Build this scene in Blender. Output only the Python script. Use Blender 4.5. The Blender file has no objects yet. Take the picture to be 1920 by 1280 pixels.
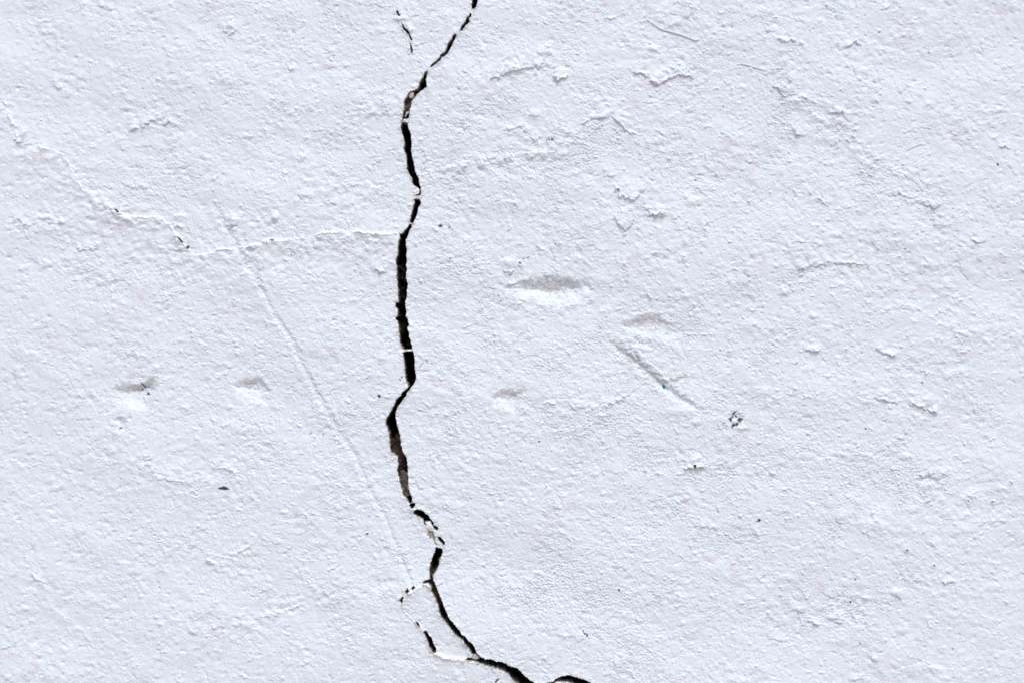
import bpy, math
import numpy as np

# ------------------------------------------------------------------ camera, light
S = 0.0005                      # metres per wall unit (one unit = half a millimetre)
CX, CY, CZ = 960.0, 640.0, 1.5  # wall unit that sits at x = 0, z = 1.5 m
scene = bpy.context.scene
COL = scene.collection
R = math.radians

cam_d = bpy.data.cameras.new('camera')
cam = bpy.data.objects.new('camera', cam_d)
COL.objects.link(cam)
cam_d.lens = 50.0
cam_d.sensor_width = 36.0
cam_d.clip_start = 0.05
cam_d.clip_end = 100.0
cam.location = (0.0, -0.96 * 50.0 / 36.0, CZ)
cam.rotation_euler = (R(90), 0, 0)
scene.camera = cam

SUN_EL, SUN_AZ = 55.0, 15.0      # azimuth from straight in front of the wall towards the right
world = bpy.data.worlds.new('World')
scene.world = world
world.use_nodes = True
wt = world.node_tree
bg = wt.nodes['Background']
sky = wt.nodes.new('ShaderNodeTexSky')
sky.sky_type = 'NISHITA'
sky.sun_disc = False
sky.sun_elevation = R(SUN_EL)
sky.sun_rotation = R(180.0 - SUN_AZ)
sky.air_density = 1.0
sky.dust_density = 3.0
sky.ozone_density = 1.0
wt.links.new(sky.outputs['Color'], bg.inputs['Color'])
bg.inputs['Strength'].default_value = 0.15

sun_d = bpy.data.lights.new('sun', 'SUN')
sun_d.energy = 1.0
sun_d.angle = R(14)
sun_d.color = (1.0, 0.97, 0.93)
sun = bpy.data.objects.new('sun', sun_d)
COL.objects.link(sun)
sun.location = (1.0, -2.0, 5.0)
sun.rotation_euler = (R(90.0 - SUN_EL), 0, R(SUN_AZ))

scene.view_settings.view_transform = 'Standard'
scene.view_settings.look = 'None'
scene.view_settings.gamma = 1.0
scene.view_settings.use_curve_mapping = False
scene.view_settings.exposure = 0.25

# ------------------------------------------------------------------ wall sampling grid
def axis(lo, hi, flo, fhi, cap):
    a = [float(v) for v in range(int(flo), int(fhi) + 1)]
    st, v = 1.0, a[-1]
    while v < hi:
        st = min(st * 1.12, cap); v += st; a.append(v)
    st, v, b = 1.0, a[0], []
    while v > lo:
        st = min(st * 1.12, cap); v -= st; b.append(v)
    return np.array(b[::-1] + a, dtype=np.float64)

GX = axis(-3800, 5700, -50, 1970, 30)
GY = axis(-1500, 3640, -50, 1330, 30)
GY[-1] = 3640.0
NX, NY = len(GX), len(GY)
stepx = np.gradient(GX)[None, :]
stepy = np.gradient(GY)[:, None]
STEP = np.maximum(stepx, stepy) * np.ones((NY, NX))

rng = np.random.default_rng(11)
TH, TW = 1600, 2400
ky = np.fft.fftfreq(TH)[:, None]
kx = np.fft.rfftfreq(TW)[None, :]

def field(lam, ang=0.0, stretch=1.0, slope=2.0, band=0.55):
    """periodic random relief with features about lam units across, stretched along ang degrees (clockwise, y down)"""
    w = np.fft.rfft2(rng.standard_normal((TH, TW)))
    c, s = math.cos(R(ang)), math.sin(R(ang))
    u = (kx * c + ky * s) * stretch
    v = -kx * s + ky * c
    k = np.sqrt(u * u + v * v) * lam
    flt = np.exp(-(np.log(np.maximum(k, 1e-6)) ** 2) / (2 * band * band))
    f = np.fft.irfft2(w * flt, s=(TH, TW))
    return (f / f.std()).astype(np.float32)

ix = np.floor(GX).astype(int) % TW
iy = np.floor(GY).astype(int) % TH
def smp(f, lam):
    """tile sampled on the grid; relief finer than the local mesh fades out"""
    g = f[np.ix_(iy, ix)]
    return g * np.exp(-np.maximum(STEP - 1.0, 0) / (lam * 0.35)).astype(np.float32)

def sstep(a, b, x):
    t = np.clip((x - a) / (b - a), 0, 1)
    return t * t * (3 - 2 * t)

X = np.broadcast_to(GX[None, :], (NY, NX)).astype(np.float32)
Y = np.broadcast_to(GY[:, None], (NY, NX)).astype(np.float32)

# how crisp the render is: smoother skim coat towards the left side and the corners
fx = (X - 1000) / 1000.0
fy = (Y - 640) / 900.0
soft = np.clip(1.10 - 0.62 * np.clip(np.abs(fx) - 0.25, 0, 1) ** 1.3 - 0.22 * np.clip(np.abs(fy) - 0.3, 0, 1), 0.5, 1.1)

f_big = smp(field(420, 15, 1.6), 420)
f_mid = smp(field(130, 10, 1.4), 130)
f_a = smp(field(46, 4, 1.15), 46)
f_b = smp(field(20, 0, 1.1, band=.45), 21)
f_l = smp(field(17, 0, 1.1, band=.5), 17)
f_c = smp(field(10, 0, 1.12), 10.5)
f_d = smp(field(5.6, 0, 1.08), 6)
f_e = smp(field(3.4, 0, 1.2), 3.4)
m1 = smp(field(260), 260)
m2 = smp(field(150), 150)
m3 = smp(field(60), 60)

# warp, so nothing is straight
wx = 1.5 * smp(field(16), 16) + 0.55 * smp(field(6), 6)
wy = 1.5 * smp(field(16), 16) + 0.55 * smp(field(6), 6)
vx = 3.0 * smp(field(60), 60)
vy = 3.0 * smp(field(60), 60)

H = 1.5 * f_big + 0.42 * f_mid
H += 0.19 * f_a * (1 + 0.35 * m1)
lump = np.clip(f_l - 0.55, 0, 2.2) ** 1.3           # grains of sand under the paint
H += 0.44 * lump * soft * (.85 + .25 * sstep(900, 1500, X)) * np.clip(.8 + .5 * m3, .15, 2)
H -= 0.26 * np.clip(-f_b - 0.9, 0, 2) ** 1.2
H += 0.15 * f_b * np.clip(1 + 0.4 * m2, 0.3, 2) * (0.55 + 0.45 * soft)
rid = 1 - np.abs(f_c)                       # trowel drag marks: sharp little crests
H += (0.115 * f_c + 0.04 * rid) * np.clip(1 + 0.45 * m3, 0.25, 2.2) * soft
H += 0.135 * f_d * np.clip(1 + 0.5 * m2, 0.3, 2.2) * soft
H += 0.055 * f_e * np.clip(1 + 0.6 * m1, 0.2, 2.2) * soft

def subwin(x0, y0, x1, y1):
    i0, i1 = np.searchsorted(GX, [x0, x1]); j0, j1 = np.searchsorted(GY, [y0, y1])
    return slice(j0, j1), slice(i0, i1)

def polydist(pts, sl, warp=1.0, closed=False):
    """distance, side (+1 below / left-to-right order) and run 0..1 along a polyline"""
    px = X[sl] + warp * wx[sl]; py = Y[sl] + warp * wy[sl]
    P = [np.array(p, float) for p in pts]
    if closed: P = P + [P[0]]
    L = [np.linalg.norm(P[i + 1] - P[i]) + 1e-9 for i in range(len(P) - 1)]
    T = sum(L); acc = 0
    best = np.full(px.shape, 1e9); side = np.zeros(px.shape); run = np.zeros(px.shape)
    for i in range(len(P) - 1):
        a, b = P[i], P[i + 1]; d = (b - a) / L[i]
        t = np.clip((px - a[0]) * d[0] + (py - a[1]) * d[1], 0, L[i])
        ex = px - a[0] - t * d[0]; ey = py - a[1] - t * d[1]
        dd = np.hypot(ex, ey)
        m = dd < best
        best = np.where(m, dd, best)
        side = np.where(m, np.sign(d[0] * ey - d[1] * ex), side)
        run = np.where(m, (acc + t) / T, run)
        acc += L[i]
    return best, side, run

def inside(pts, sl, warp=1.0):
    px = X[sl] + warp * wx[sl]; py = Y[sl] + warp * wy[sl]
    c = np.zeros(px.shape, bool); n = len(pts)
    for i in range(n):
        x1, y1 = pts[i]; x2, y2 = pts[(i + 1) % n]
        if y1 == y2: continue
        m = ((y1 > py) != (y2 > py)) & (px < (x2 - x1) * (py - y1) / (y2 - y1) + x1)
        c ^= m
    return c

def box(pts, pad):
    xs = [p[0] for p in pts]; ys = [p[1] for p in pts]
    return subwin(min(xs) - pad, min(ys) - pad, max(xs) + pad, max(ys) + pad)

def step(pts, A, L, below=True, w=0.9, warp=1.0, tip=0.12, mod=1.0):
    """one side of the line stands proud of the other by A and falls away over L: below=True catches the light"""
    sl = box(pts, L * 3.2)
    d, sd, t = polydist(pts, sl, warp)
    s = d * sd * (1 if below else -1)
    ends = sstep(0, tip, t) * sstep(0, tip, 1 - t)
    endfall = np.exp(-np.where((t <= 1e-6) | (t >= 1 - 1e-6), d, 0) / 4.0)
    A = A * np.clip(.9 + mod * (.4 * f_a[sl] + .25 * f_b[sl]), .1, 1.9)
    H[sl] += (A * sstep(-w, w, s) * np.exp(-np.maximum(s, 0) / L) * ends * endfall).astype(np.float32)

def groove(pts, wid, dep, lip=0.0, warp=1.0, tip=0.15):
    sl = box(pts, wid * 4)
    d, sd, t = polydist(pts, sl, warp)
    ends = 0.15 + 0.85 * sstep(0, tip, t) * sstep(0, tip, 1 - t)
    H[sl] += ((-dep * np.exp(-(d / wid) ** 2) + lip * np.exp(-((d - 2 * wid) / wid) ** 2)) * ends).astype(np.float32)

def bowl(pts, dep, soft_w, low=0.4, warp=1.0):
    """a scooped dent: hollow that eases in from its rim, shallower towards its lower edge"""
    sl = box(pts, 16)
    ox, oy = X[sl] + warp * vx[sl] + .3 * wx[sl], Y[sl] + warp * vy[sl] * .6 + .3 * wy[sl]
    d = np.full(ox.shape, 1e9); c = np.zeros(ox.shape, bool); n = len(pts)
    for i in range(n):
        (x1, y1), (x2, y2) = pts[i], pts[(i + 1) % n]
        L = math.hypot(x2 - x1, y2 - y1) + 1e-9; ux, uy = (x2 - x1) / L, (y2 - y1) / L
        t = np.clip((ox - x1) * ux + (oy - y1) * uy, 0, L)
        d = np.minimum(d, np.hypot(ox - x1 - t * ux, oy - y1 - t * uy))
        if y1 != y2: c ^= ((y1 > oy) != (y2 > oy)) & (ox < (x2 - x1) * (oy - y1) / (y2 - y1) + x1)
    ys = [p[1] for p in pts]
    v = np.clip((oy - min(ys)) / (max(ys) - min(ys)), 0, 1)
    H[sl] -= (dep * sstep(-2.5, soft_w, np.where(c, d, -d)) * (1 - low * v)).astype(np.float32)

def bump(x, y, rx, ry, h, pw=2.0):
    sl = subwin(x - rx * 2.6, y - ry * 2.6, x + rx * 2.6, y + ry * 2.6)
    q = ((X[sl] + .35 * wx[sl] - x) / rx) ** 2 + ((Y[sl] + .35 * wy[sl] - y) / ry) ** 2
    H[sl] += (h * np.exp(-q ** (pw / 2))).astype(np.float32)

# ------------------------------------------------------------------ paint colour
TINT = np.ones((NY, NX, 3), np.float32)
base_col = np.array([0.713, 0.790, 0.858], np.float32)
TINT *= base_col
pk = sstep(1.0, 2.3, smp(field(30, 12, 1.8), 30) + 0.35 * m1)          # faint warm bloom of old plaster through the paint
pk = np.clip(pk + .9 * sstep(1.5, 2.6, smp(field(13, 10, 1.6), 13)), 0, 1.2)
TINT *= (1 - pk[..., None] * np.array([0.010, 0.080, 0.065], np.float32))
gr = sstep(0.7, 2.2, m2 + 0.6 * m3)                                     # thin greyish wash, stronger at the right
TINT *= (1 - (gr * (0.35 + 0.65 * sstep(700, 1300, X)))[..., None] * np.array([0.045, 0.038, 0.030], np.float32))

def dirt_or_shade(pts, colr, amt, warp=3.0, edge=5.0):  # blends a patch into the tint: dirt and stains, also painted shade
    sl = box(pts, 10)
    d, _, _ = polydist(pts, sl, warp, True)
    ins = inside(pts, sl, warp)
    a = np.where(ins, sstep(0, edge, d), 0) * amt * np.clip(0.8 + 0.35 * f_d[sl] + 0.2 * f_b[sl], 0, 1.3)
    a = np.clip(a, 0, 1)[..., None].astype(np.float32)
    TINT[sl] = TINT[sl] * (1 - a) + np.array(colr, np.float32) * a

def edge_shade(pts, A):
    """shade painted into the colour as a ragged line just under a paint edge"""
    sl = box(pts, 12)
    d, sd, t = polydist(pts, sl, .7)
    s = d * sd
    a = sstep(-.8, .4, s) * sstep(1.5 + 1.3 * A, .5, s + .8 * f_d[sl]) * sstep(0, .15, t) * sstep(0, .15, 1 - t) * min(.55, .15 + .13 * A)
    a = a[..., None].astype(np.float32)
    TINT[sl] = TINT[sl] * (1 - a) + np.array((.47, .43, .42), np.float32) * a

def speck(x, y, r, colr=(0.03, 0.028, 0.035), amt=1.0, dep=1.0, ry=None):
    ry = ry or r
    sl = subwin(x - r * 3 - 3, y - ry * 3 - 3, x + r * 3 + 3, y + ry * 3 + 3)
    q = np.sqrt(((X[sl] + 0.5 * wx[sl] - x) / r) ** 2 + ((Y[sl] + 0.5 * wy[sl] - y) / ry) ** 2)
    a = (amt * sstep(1.35, 0.75, q))
    H[sl] -= (dep * sstep(1.4, 0.2, q)).astype(np.float32)
    a = a[..., None].astype(np.float32)
    TINT[sl] = TINT[sl] * (1 - a) + np.array(colr, np.float32) * a

# ------------------------------------------------------------------ named relief on the wall
# grains, lumps and pores scattered through the plaster
r2 = np.random.default_rng(5)
for _ in range(3200):
    x, y = r2.uniform(-40, 1960), r2.uniform(-40, 1320)
    r = r2.choice([1.8, 2.4, 3.2, 4.5], p=[.5, .33, .13, .04]) * r2.uniform(.8, 1.25)
    bump(x, y, r * r2.uniform(1, 1.6), r, r * r2.uniform(0.18, 0.40))
for _ in range(1500):
    x, y = r2.uniform(-40, 1960), r2.uniform(-40, 1320)
    r = r2.uniform(1.3, 2.9)
    bump(x, y, r * r2.uniform(1, 2.0), r, -r * r2.uniform(0.3, 0.65), 2.6)
for _ in range(130):
    x, y = r2.uniform(0, 1920) if r2.random() < .4 else r2.uniform(1100, 1920), r2.uniform(0, 1280)
    r = r2.uniform(5, 13)
    bump(x, y, r * r2.uniform(1, 2.4), r * .8, r * r2.uniform(0.07, 0.16))
for _ in range(90):
    x, y = r2.uniform(0, 1920), r2.uniform(0, 1280)
    speck(x, y, r2.uniform(.8, 1.3), (0.22, 0.20, 0.22), r2.uniform(.4, .9), 1.6)

# short random paint edges (layers of paint ending in ragged lips)
for _ in range(230):
    x, y = r2.uniform(-20, 1940), r2.uniform(-20, 1300)
    n = int(r2.integers(3, 7)); a = R(r2.normal(8, 22)); pts = [(x, y)]
    for k in range(n):
        a2 = a + r2.normal(0, .55); ln = r2.uniform(5, 15)
        pts.append((pts[-1][0] + ln * math.cos(a2), pts[-1][1] + ln * math.sin(a2)))
    step(pts, r2.uniform(.35, 1.15), r2.uniform(5, 14), below=bool(r2.random() < .42), w=1.1)

# the two thin raised edges of the fine left hand hairline crack and its neighbours
HAIR = [(48, 265), (80, 277), (110, 285), (127, 302), (150, 345), (158, 357), (200, 365), (203, 380), (212, 395), (225, 400),
        (255, 407), (300, 408), (320, 425), (335, 448), (345, 458), (362, 477), (385, 478), (415, 467), (460, 465), (500, 453),
        (530, 450), (575, 447), (610, 437), (660, 433), (690, 437), (715, 440), (750, 437)]
step(HAIR[:7], 1.5, 26, w=1.6, warp=.7, tip=.05, mod=.6)
step(HAIR[6:], 4.0, 32, w=1.4, warp=.7, tip=.03, mod=.4)
step([(10, 195), (18, 218), (30, 240)], 1.2, 12)
for pts, A, L in [
    ([(32, 505), (60, 492), (100, 488), (120, 492)], 1.0, 14), ([(380, 1045), (400, 1052), (430, 1038), (455, 1028), (480, 1012)], 1.5, 12),
    ([(440, 1172), (470, 1160), (500, 1152), (560, 1136)], 1.3, 12), ([(820, 320), (860, 306), (900, 300), (960, 292), (1010, 285), (1060, 288)], 1.3, 14),
    ([(860, 520), (900, 523), (940, 511)], 1.2, 10), ([(1640, 300), (1690, 316), (1728, 345)], 1.2, 14), ([(1590, 255), (1620, 290), (1645, 302)], 1.2, 9),
    ([(960, 555), (1000, 568), (1050, 577), (1090, 568)], 1.4, 12), ([(1700, 770), (1730, 778), (1760, 790)], 1.6, 9), ([(1180, 640), (1230, 690), (1290, 745)], 1.0, 14),
    ([(0, 38), (60, 36), (130, 42)], .9, 16), ([(560, 330), (640, 345), (740, 338)], .7, 20), ([(1560, 200), (1590, 215), (1640, 200)], .9, 12),
    ([(250, 420), (330, 480), (350, 560)], .5, 30), ([(1500, 835), (1600, 850), (1650, 845)], .8, 15), ([(90, 1130), (130, 1160), (180, 1200)], .7, 16),
    ([(1725, 1230), (1760, 1250), (1800, 1290)], .9, 14), ([(1400, 470), (1480, 460), (1530, 480)], .8, 12), ([(1120, 575), (1210, 590), (1300, 610)], .7, 10)]:
    step(pts, A, L, True, w=1.3)
# ragged lower edges of paint layers: dark line below
for pts, A, L in [
    ([(1040, 154), (1050, 150), (1065, 146)], 2.6, 9),
    ([(1178, 136), (1205, 140), (1215, 146), (1222, 156), (1233, 161), (1255, 149), (1273, 140), (1293, 145), (1305, 153)], 2.6, 12),
    ([(1090, 234), (1110, 224), (1148, 219), (1156, 228), (1165, 237), (1180, 250), (1202, 254)], 2.2, 12), ([(1125, 36), (1150, 35), (1170, 26), (1190, 27)], 1.2, 8),
    ([(240, 249), (255, 243), (270, 235), (285, 227), (305, 235), (326, 230)], 2.0, 11), ([(18, 414), (38, 412), (46, 422), (70, 421), (84, 411), (95, 418), (127, 420)], 1.6, 11),
    ([(140, 466), (165, 470), (190, 467)], 1.7, 8), ([(180, 10), (200, 18), (212, 22)], 1.5, 7), ([(415, 58), (432, 65), (445, 56)], 1.8, 7),
    ([(1455, 73), (1470, 79), (1492, 77)], 1.8, 8), ([(1585, 92), (1602, 80), (1618, 86)], 2.4, 8), ([(1440, 155), (1455, 165), (1470, 182), (1490, 178), (1520, 190)], 2.2, 10),
    ([(1655, 20), (1670, 12), (1685, 3)], 1.8, 9), ([(1560, 212), (1585, 213)], 2.0, 7), ([(1488, 253), (1505, 255)], 2.0, 6), ([(1870, 275), (1890, 277), (1910, 284)], 2.0, 7),
    ([(945, 245), (975, 240), (995, 255), (1003, 270)], 1.6, 8), ([(1610, 320), (1625, 326), (1635, 332)], 1.6, 8), ([(1530, 370), (1555, 392), (1575, 396)], 1.7, 10),
    ([(1720, 380), (1742, 386), (1755, 395)], 2.2, 8), ([(1662, 368), (1690, 364)], 2.0, 7), ([(1815, 450), (1835, 455), (1852, 452)], 2.3, 8), ([(1480, 453), (1510, 455), (1535, 457)], 1.6, 8),
    ([(1485, 512), (1510, 502), (1550, 496), (1600, 495), (1640, 498)], 2.0, 12), ([(1640, 652), (1655, 662), (1680, 668)], 2.2, 9), ([(1510, 658), (1535, 659)], 2.0, 7),
    ([(1730, 698), (1745, 700)], 2.0, 6), ([(1750, 636), (1775, 637), (1800, 631)], 1.8, 8), ([(1638, 744), (1665, 752), (1688, 757)], 2.4, 9), ([(1700, 756), (1730, 764), (1757, 776)], 2.8, 8),
    ([(1720, 895), (1740, 892), (1765, 900)], 1.7, 9), ([(1760, 1091), (1785, 1092), (1795, 1080)], 1.6, 7), ([(1500, 1172), (1520, 1166), (1538, 1174)], 1.8, 8),
    ([(1590, 1278), (1620, 1270)], 1.8, 8), ([(1565, 975), (1580, 980)], 2.2, 7), ([(1680, 1117), (1690, 1122)], 3.0, 6), ([(1565, 1165), (1578, 1168)], 2.8, 7),
    ([(255, 855), (272, 860), (290, 862)], 1.5, 8), ([(395, 884), (420, 876), (445, 889)], 1.4, 8), ([(280, 893), (300, 897), (352, 906)], 1.3, 8), ([(350, 1184), (370, 1188)], 1.8, 7),
    ([(400, 1178), (425, 1172)], 1.6, 7), ([(440, 1258), (455, 1268), (468, 1270)], 1.4, 7), ([(55, 1078), (72, 1086), (100, 1100)], 1.2, 8), ([(3, 1216), (15, 1213)], 1.8, 8),
    ([(948, 538), (970, 530), (1000, 523)], 1.5, 6), ([(942, 508), (955, 512), (966, 505)], 2.8, 7), ([(1130, 330), (1155, 332)], 1.6, 7), ([(1212, 407), (1230, 402), (1248, 400)], 2.6, 8),
    ([(1018, 757), (1030, 754), (1042, 759)], 1.5, 6), ([(1048, 761), (1066, 757), (1080, 764), (1100, 758)], 1.3, 6), ([(1128, 761), (1148, 757), (1160, 752), (1176, 742), (1192, 728)], 1.4, 6), ([(1280, 880), (1300, 876), (1322, 874)], 3.4, 8), ([(1035, 952), (1070, 955)], 1.8, 6),
    ([(560, 368), (575, 373)], 1.8, 6), ([(605, 380), (632, 383)], 1.6, 8), ([(700, 505), (725, 512)], 2.0, 9), ([(425, 428), (445, 422)], 2.2, 9), ([(325, 426), (345, 425)], 1.8, 7),
    ([(1300, 985), (1350, 990)], 1.2, 6), ([(1020, 1188), (1100, 1196)], 1.0, 7), ([(30, 268), (48, 265)], 2.4, 12), ([(860, 195), (885, 190)], 1.2, 7)]:
    step(pts, A * 1.2, L, False, w=.9, warp=.9, mod=.8)
    edge_shade(pts, A)  # shadow below each edge goes into the tint

for x, y, rx, ry, h in [(516, 408, 8, 7, 4.2), (438, 412, 16, 10, 3.0), (432, 48, 12, 7, 2.6), (548, 128, 7, 6, 2.0), (752, 36, 14, 4, 3.2), (768, 57, 7, 6, 3.0), (335, 408, 10, 8, 2.4),
                         (1272, 42, 9, 6, 2.4), (1222, 90, 10, 6, 2.6), (1003, 215, 12, 8, 2.0), (955, 493, 12, 11, 3.0), (1500, 190, 22, 10, 2.6), (1490, 240, 10, 8, 3.0), (1680, 1110, 9, 7, 3.6),
                         (1622, 1120, 7, 4, 2.6), (1565, 1155, 16, 8, 2.8), (1305, 860, 14, 7, 3.2), (1525, 653, 14, 7, 2.8), (1470, 548, 9, 6, 2.8), (1525, 593, 9, 5, 2.6), (1300, 378, 14, 9, 2.6),
                         (1305, 792, 8, 6, 2.2), (1750, 380, 20, 8, 2.2), (1285, 455, 5, 9, 2.0), (1284, 486, 6, 8, 2.4), (1702, 190, 6, 5, 2.6), (1740, 195, 5, 5, 2.0), (1560, 1110, 12, 9, 1.6),
                         (1020, 95, 14, 9, 2.6), (960, 128, 26, 10, 2.0), (90, 60, 14, 5, 1.4), (1690, 1180, 10, 5, 1.4), (1700, 855, 11, 6, 2.6), (720, 668, 10, 7, 1.6), (1640, 1234, 6, 4, 2.2)]:
    bump(x, y, rx * .95, ry * .95, h * 1.1, 2.5)

# lumpy build-up of old paint and filler along ragged lines
def buildup(pts, wid, hgt, seed, dens=.16):
    rr = np.random.default_rng(seed)
    sl = box(pts, wid * 4); d, _, t = polydist(pts, sl, 2.2)
    H[sl] += (hgt * .30 * np.exp(-(d / wid) ** 2) * np.clip(.6 + .7 * f_a[sl] + .5 * f_b[sl], 0, 2.2) * sstep(0, .12, t) * sstep(0, .12, 1 - t)).astype(np.float32)
    for i in range(len(pts) - 1):
        L = math.hypot(pts[i + 1][0] - pts[i][0], pts[i + 1][1] - pts[i][1])
        for _ in range(int(L * dens) + 1):
            q = rr.random(); x = pts[i][0] + q * (pts[i + 1][0] - pts[i][0]) + rr.normal(0, wid * .55); y = pts[i][1] + q * (pts[i + 1][1] - pts[i][1]) + rr.normal(0, wid * .55)
            k = rr.uniform(2.5, 7); bump(x, y, k * rr.uniform(1, 1.8), k, hgt * rr.uniform(.12, .45) * (1 if rr.random() < .75 else -.8), 2.3)
for k, (pts, wd, hg) in enumerate([
    ([(790, 350), (850, 318), (920, 300), (1000, 290), (1060, 275), (1100, 240)], 16, 2.0), ([(1090, 235), (1150, 222), (1200, 250), (1260, 270)], 16, 1.5), ([(930, 250), (980, 245), (1010, 270)], 14, 1.4),
    ([(900, 160), (960, 125), (1020, 110), (1060, 150)], 18, 1.6), ([(1440, 155), (1500, 185), (1540, 215), (1600, 230)], 20, 1.9), ([(1470, 235), (1500, 255)], 14, 1.8), ([(1560, 85), (1610, 100), (1660, 95)], 18, 1.5),
    ([(1670, 350), (1720, 375), (1760, 395)], 18, 2.0), ([(1560, 230), (1640, 295), (1700, 320), (1760, 340)], 14, 1.3), ([(1130, 330), (1180, 350), (1230, 395)], 22, .5), ([(1480, 450), (1540, 450), (1620, 430)], 16, 1.4),
    ([(1485, 510), (1560, 500), (1680, 505), (1760, 500)], 12, 1.4), ([(1650, 440), (1780, 460), (1860, 455)], 16, 1.4), ([(1740, 640), (1820, 630), (1900, 610)], 16, 1.6), ([(1640, 660), (1720, 670), (1780, 700)], 18, 1.3),
    ([(1600, 740), (1680, 755), (1760, 780)], 16, 1.3), ([(1270, 850), (1300, 880), (1380, 870), (1450, 880)], 14, 1.6), ([(1280, 880), (1290, 930), (1240, 960)], 14, 1.2), ([(1010, 760), (1100, 765), (1190, 735)], 14, 1.2),
    ([(1680, 900), (1760, 905), (1840, 930)], 20, 1.3), ([(1500, 1160), (1570, 1150), (1640, 1130)], 22, 1.8), ([(1660, 1110), (1700, 1125)], 14, 1.6), ([(1560, 970), (1640, 985), (1720, 975)], 14, 1.2), ([(1690, 1090), (1790, 1085), (1870, 1130)], 14, 1.2),
    ([(0, 190), (30, 240), (60, 280)], 14, 1.6), ([(50, 265), (120, 295), (155, 350), (205, 400)], 10, 1.2), ([(0, 415), (60, 425), (140, 420)], 14, 1.6), ([(20, 500), (120, 490), (200, 470), (300, 485)], 14, 1.3),
    ([(130, 530), (200, 520), (230, 550)], 16, 1.3), ([(220, 395), (300, 400), (350, 430)], 16, 1.3), ([(400, 410), (450, 425), (530, 405)], 18, 1.3), ([(540, 355), (620, 375), (680, 390)], 14, 1.4), ([(380, 1050), (430, 1040), (490, 1005)], 10, 1.5),
    ([(420, 1175), (500, 1150), (580, 1120), (640, 1130)], 12, 1.5), ([(240, 860), (330, 890), (450, 895)], 16, 1.2), ([(0, 1190), (60, 1220), (150, 1200)], 18, 1.2), ([(60, 1080), (130, 1110)], 14, 1.1), ([(240, 245), (290, 225), (340, 235)], 12, 1.2),
    ([(640, 190), (700, 205), (740, 200)], 12, 1.3), ([(740, 30), (775, 60)], 8, 1.4), ([(1200, 30), (1280, 50), (1340, 60)], 12, 1.2), ([(800, 890), (900, 850), (960, 870)], 22, 1.1), ([(1120, 625), (1200, 650), (1290, 680)], 20, 1.2),
    ([(860, 500), (940, 495), (1000, 520)], 16, 1.3)]):
    buildup(pts, wd, hg * (.8 if pts[0][0] > 1400 else 1), 100 + k)

def bead(pts, w, h, white=.6, warp=.6, brk=.0):
    """a thin crisp lip standing along a line, its lit edge whitened in the colour"""
    sl = box(pts, 10); d, sd, t = polydist(pts, sl, warp)
    k = np.clip(1.0 + .55 * f_a[sl] - brk, .15, 1.4) * sstep(0, .03, t) * sstep(0, .03, 1 - t)
    g = np.exp(-(d / w) ** 2) * k
    H[sl] += (h * g).astype(np.float32)
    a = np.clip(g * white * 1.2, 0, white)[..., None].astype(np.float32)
    TINT[sl] = TINT[sl] * (1 - a) + np.array((.88, .89, .90), np.float32) * a  # brightness of the lit lip put into the tint
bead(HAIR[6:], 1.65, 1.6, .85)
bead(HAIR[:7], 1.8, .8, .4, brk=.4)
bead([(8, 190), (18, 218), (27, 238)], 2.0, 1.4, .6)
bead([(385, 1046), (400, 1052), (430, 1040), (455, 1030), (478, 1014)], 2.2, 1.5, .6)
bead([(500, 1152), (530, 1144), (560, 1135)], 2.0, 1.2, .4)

# long shallow trowel groove on the left half
groove([(402, 378), (420, 424), (440, 450), (452, 480), (480, 525), (512, 585), (548, 640), (580, 710), (610, 765), (640, 815), (668, 855), (690, 915), (720, 965), (745, 1030), (768, 1085), (775, 1100)], 4.6, 1.35, 0.45, warp=.9, tip=.02)
groove([(478, 498), (486, 520), (492, 545)], 4, 1.6, .4)
for p in ([(295, 1085), (299, 1108), (303, 1132)], [(299, 1214), (298, 1232), (297, 1248)], [(1740, 395), (1748, 405), (1749, 425)], [(1708, 335), (1722, 350), (1729, 362)],
          [(1792, 495), (1805, 515), (1818, 530)], [(1560, 222), (1566, 238), (1572, 250)], [(1535, 360), (1545, 375)], [(790, 340), (797, 300), (780, 260)]):
    groove(p, 1.2, 1.6)

# dents, with shade and brown dirt painted into the colour of their upper sides
SHADE_BROWN = (0.43, 0.385, 0.36)  # brown for the painted shade and dirt of hollows
DENT = [(947, 536), (980, 526), (1015, 521), (1065, 519), (1090, 524), (1107, 535), (1104, 551), (1085, 566), (1055, 574), (1020, 570), (980, 560), (955, 548)]
DENT2 = [(205, 729), (235, 718), (262, 714), (294, 708), (291, 735), (287, 768), (250, 775), (222, 757)]
DENT3 = [(430, 722), (450, 712), (478, 705), (500, 714), (510, 732), (500, 760), (470, 765), (445, 745)]
DENT4 = [(918, 741), (945, 730), (984, 724), (985, 750), (975, 785), (950, 782), (930, 760)]
DENT5 = [(1160, 612), (1200, 592), (1232, 591), (1270, 610), (1290, 625), (1250, 640), (1180, 632)]
bowl(DENT, 13.0, 28, .55)
bowl(DENT2, 13, 22, .85)
bowl(DENT3, 11, 20, .85)
bowl(DENT4, 9, 18, .85)
bowl(DENT5, 7.0, 17, .8)
bowl([(214, 788), (228, 783), (240, 790), (236, 808), (222, 812)], 5.5, 9, .6)
bowl([(690, 1098), (715, 1086), (745, 1080), (750, 1092), (730, 1104), (700, 1108)], 2.6, 9, .5)
bowl([(520, 1140), (545, 1130), (565, 1135), (555, 1150), (530, 1152)], 2.4, 8, .5)
bowl([(1486, 516), (1515, 504), (1545, 500), (1530, 515), (1500, 530)], 2.6, 7, .4)
bowl([(1720, 900), (1740, 888), (1768, 895), (1755, 912), (1735, 912)], 2.4, 7, .4)
bowl([(80, 268), (60, 268), (22, 275), (30, 290), (50, 285)], 2.0, 8, .4)
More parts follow.
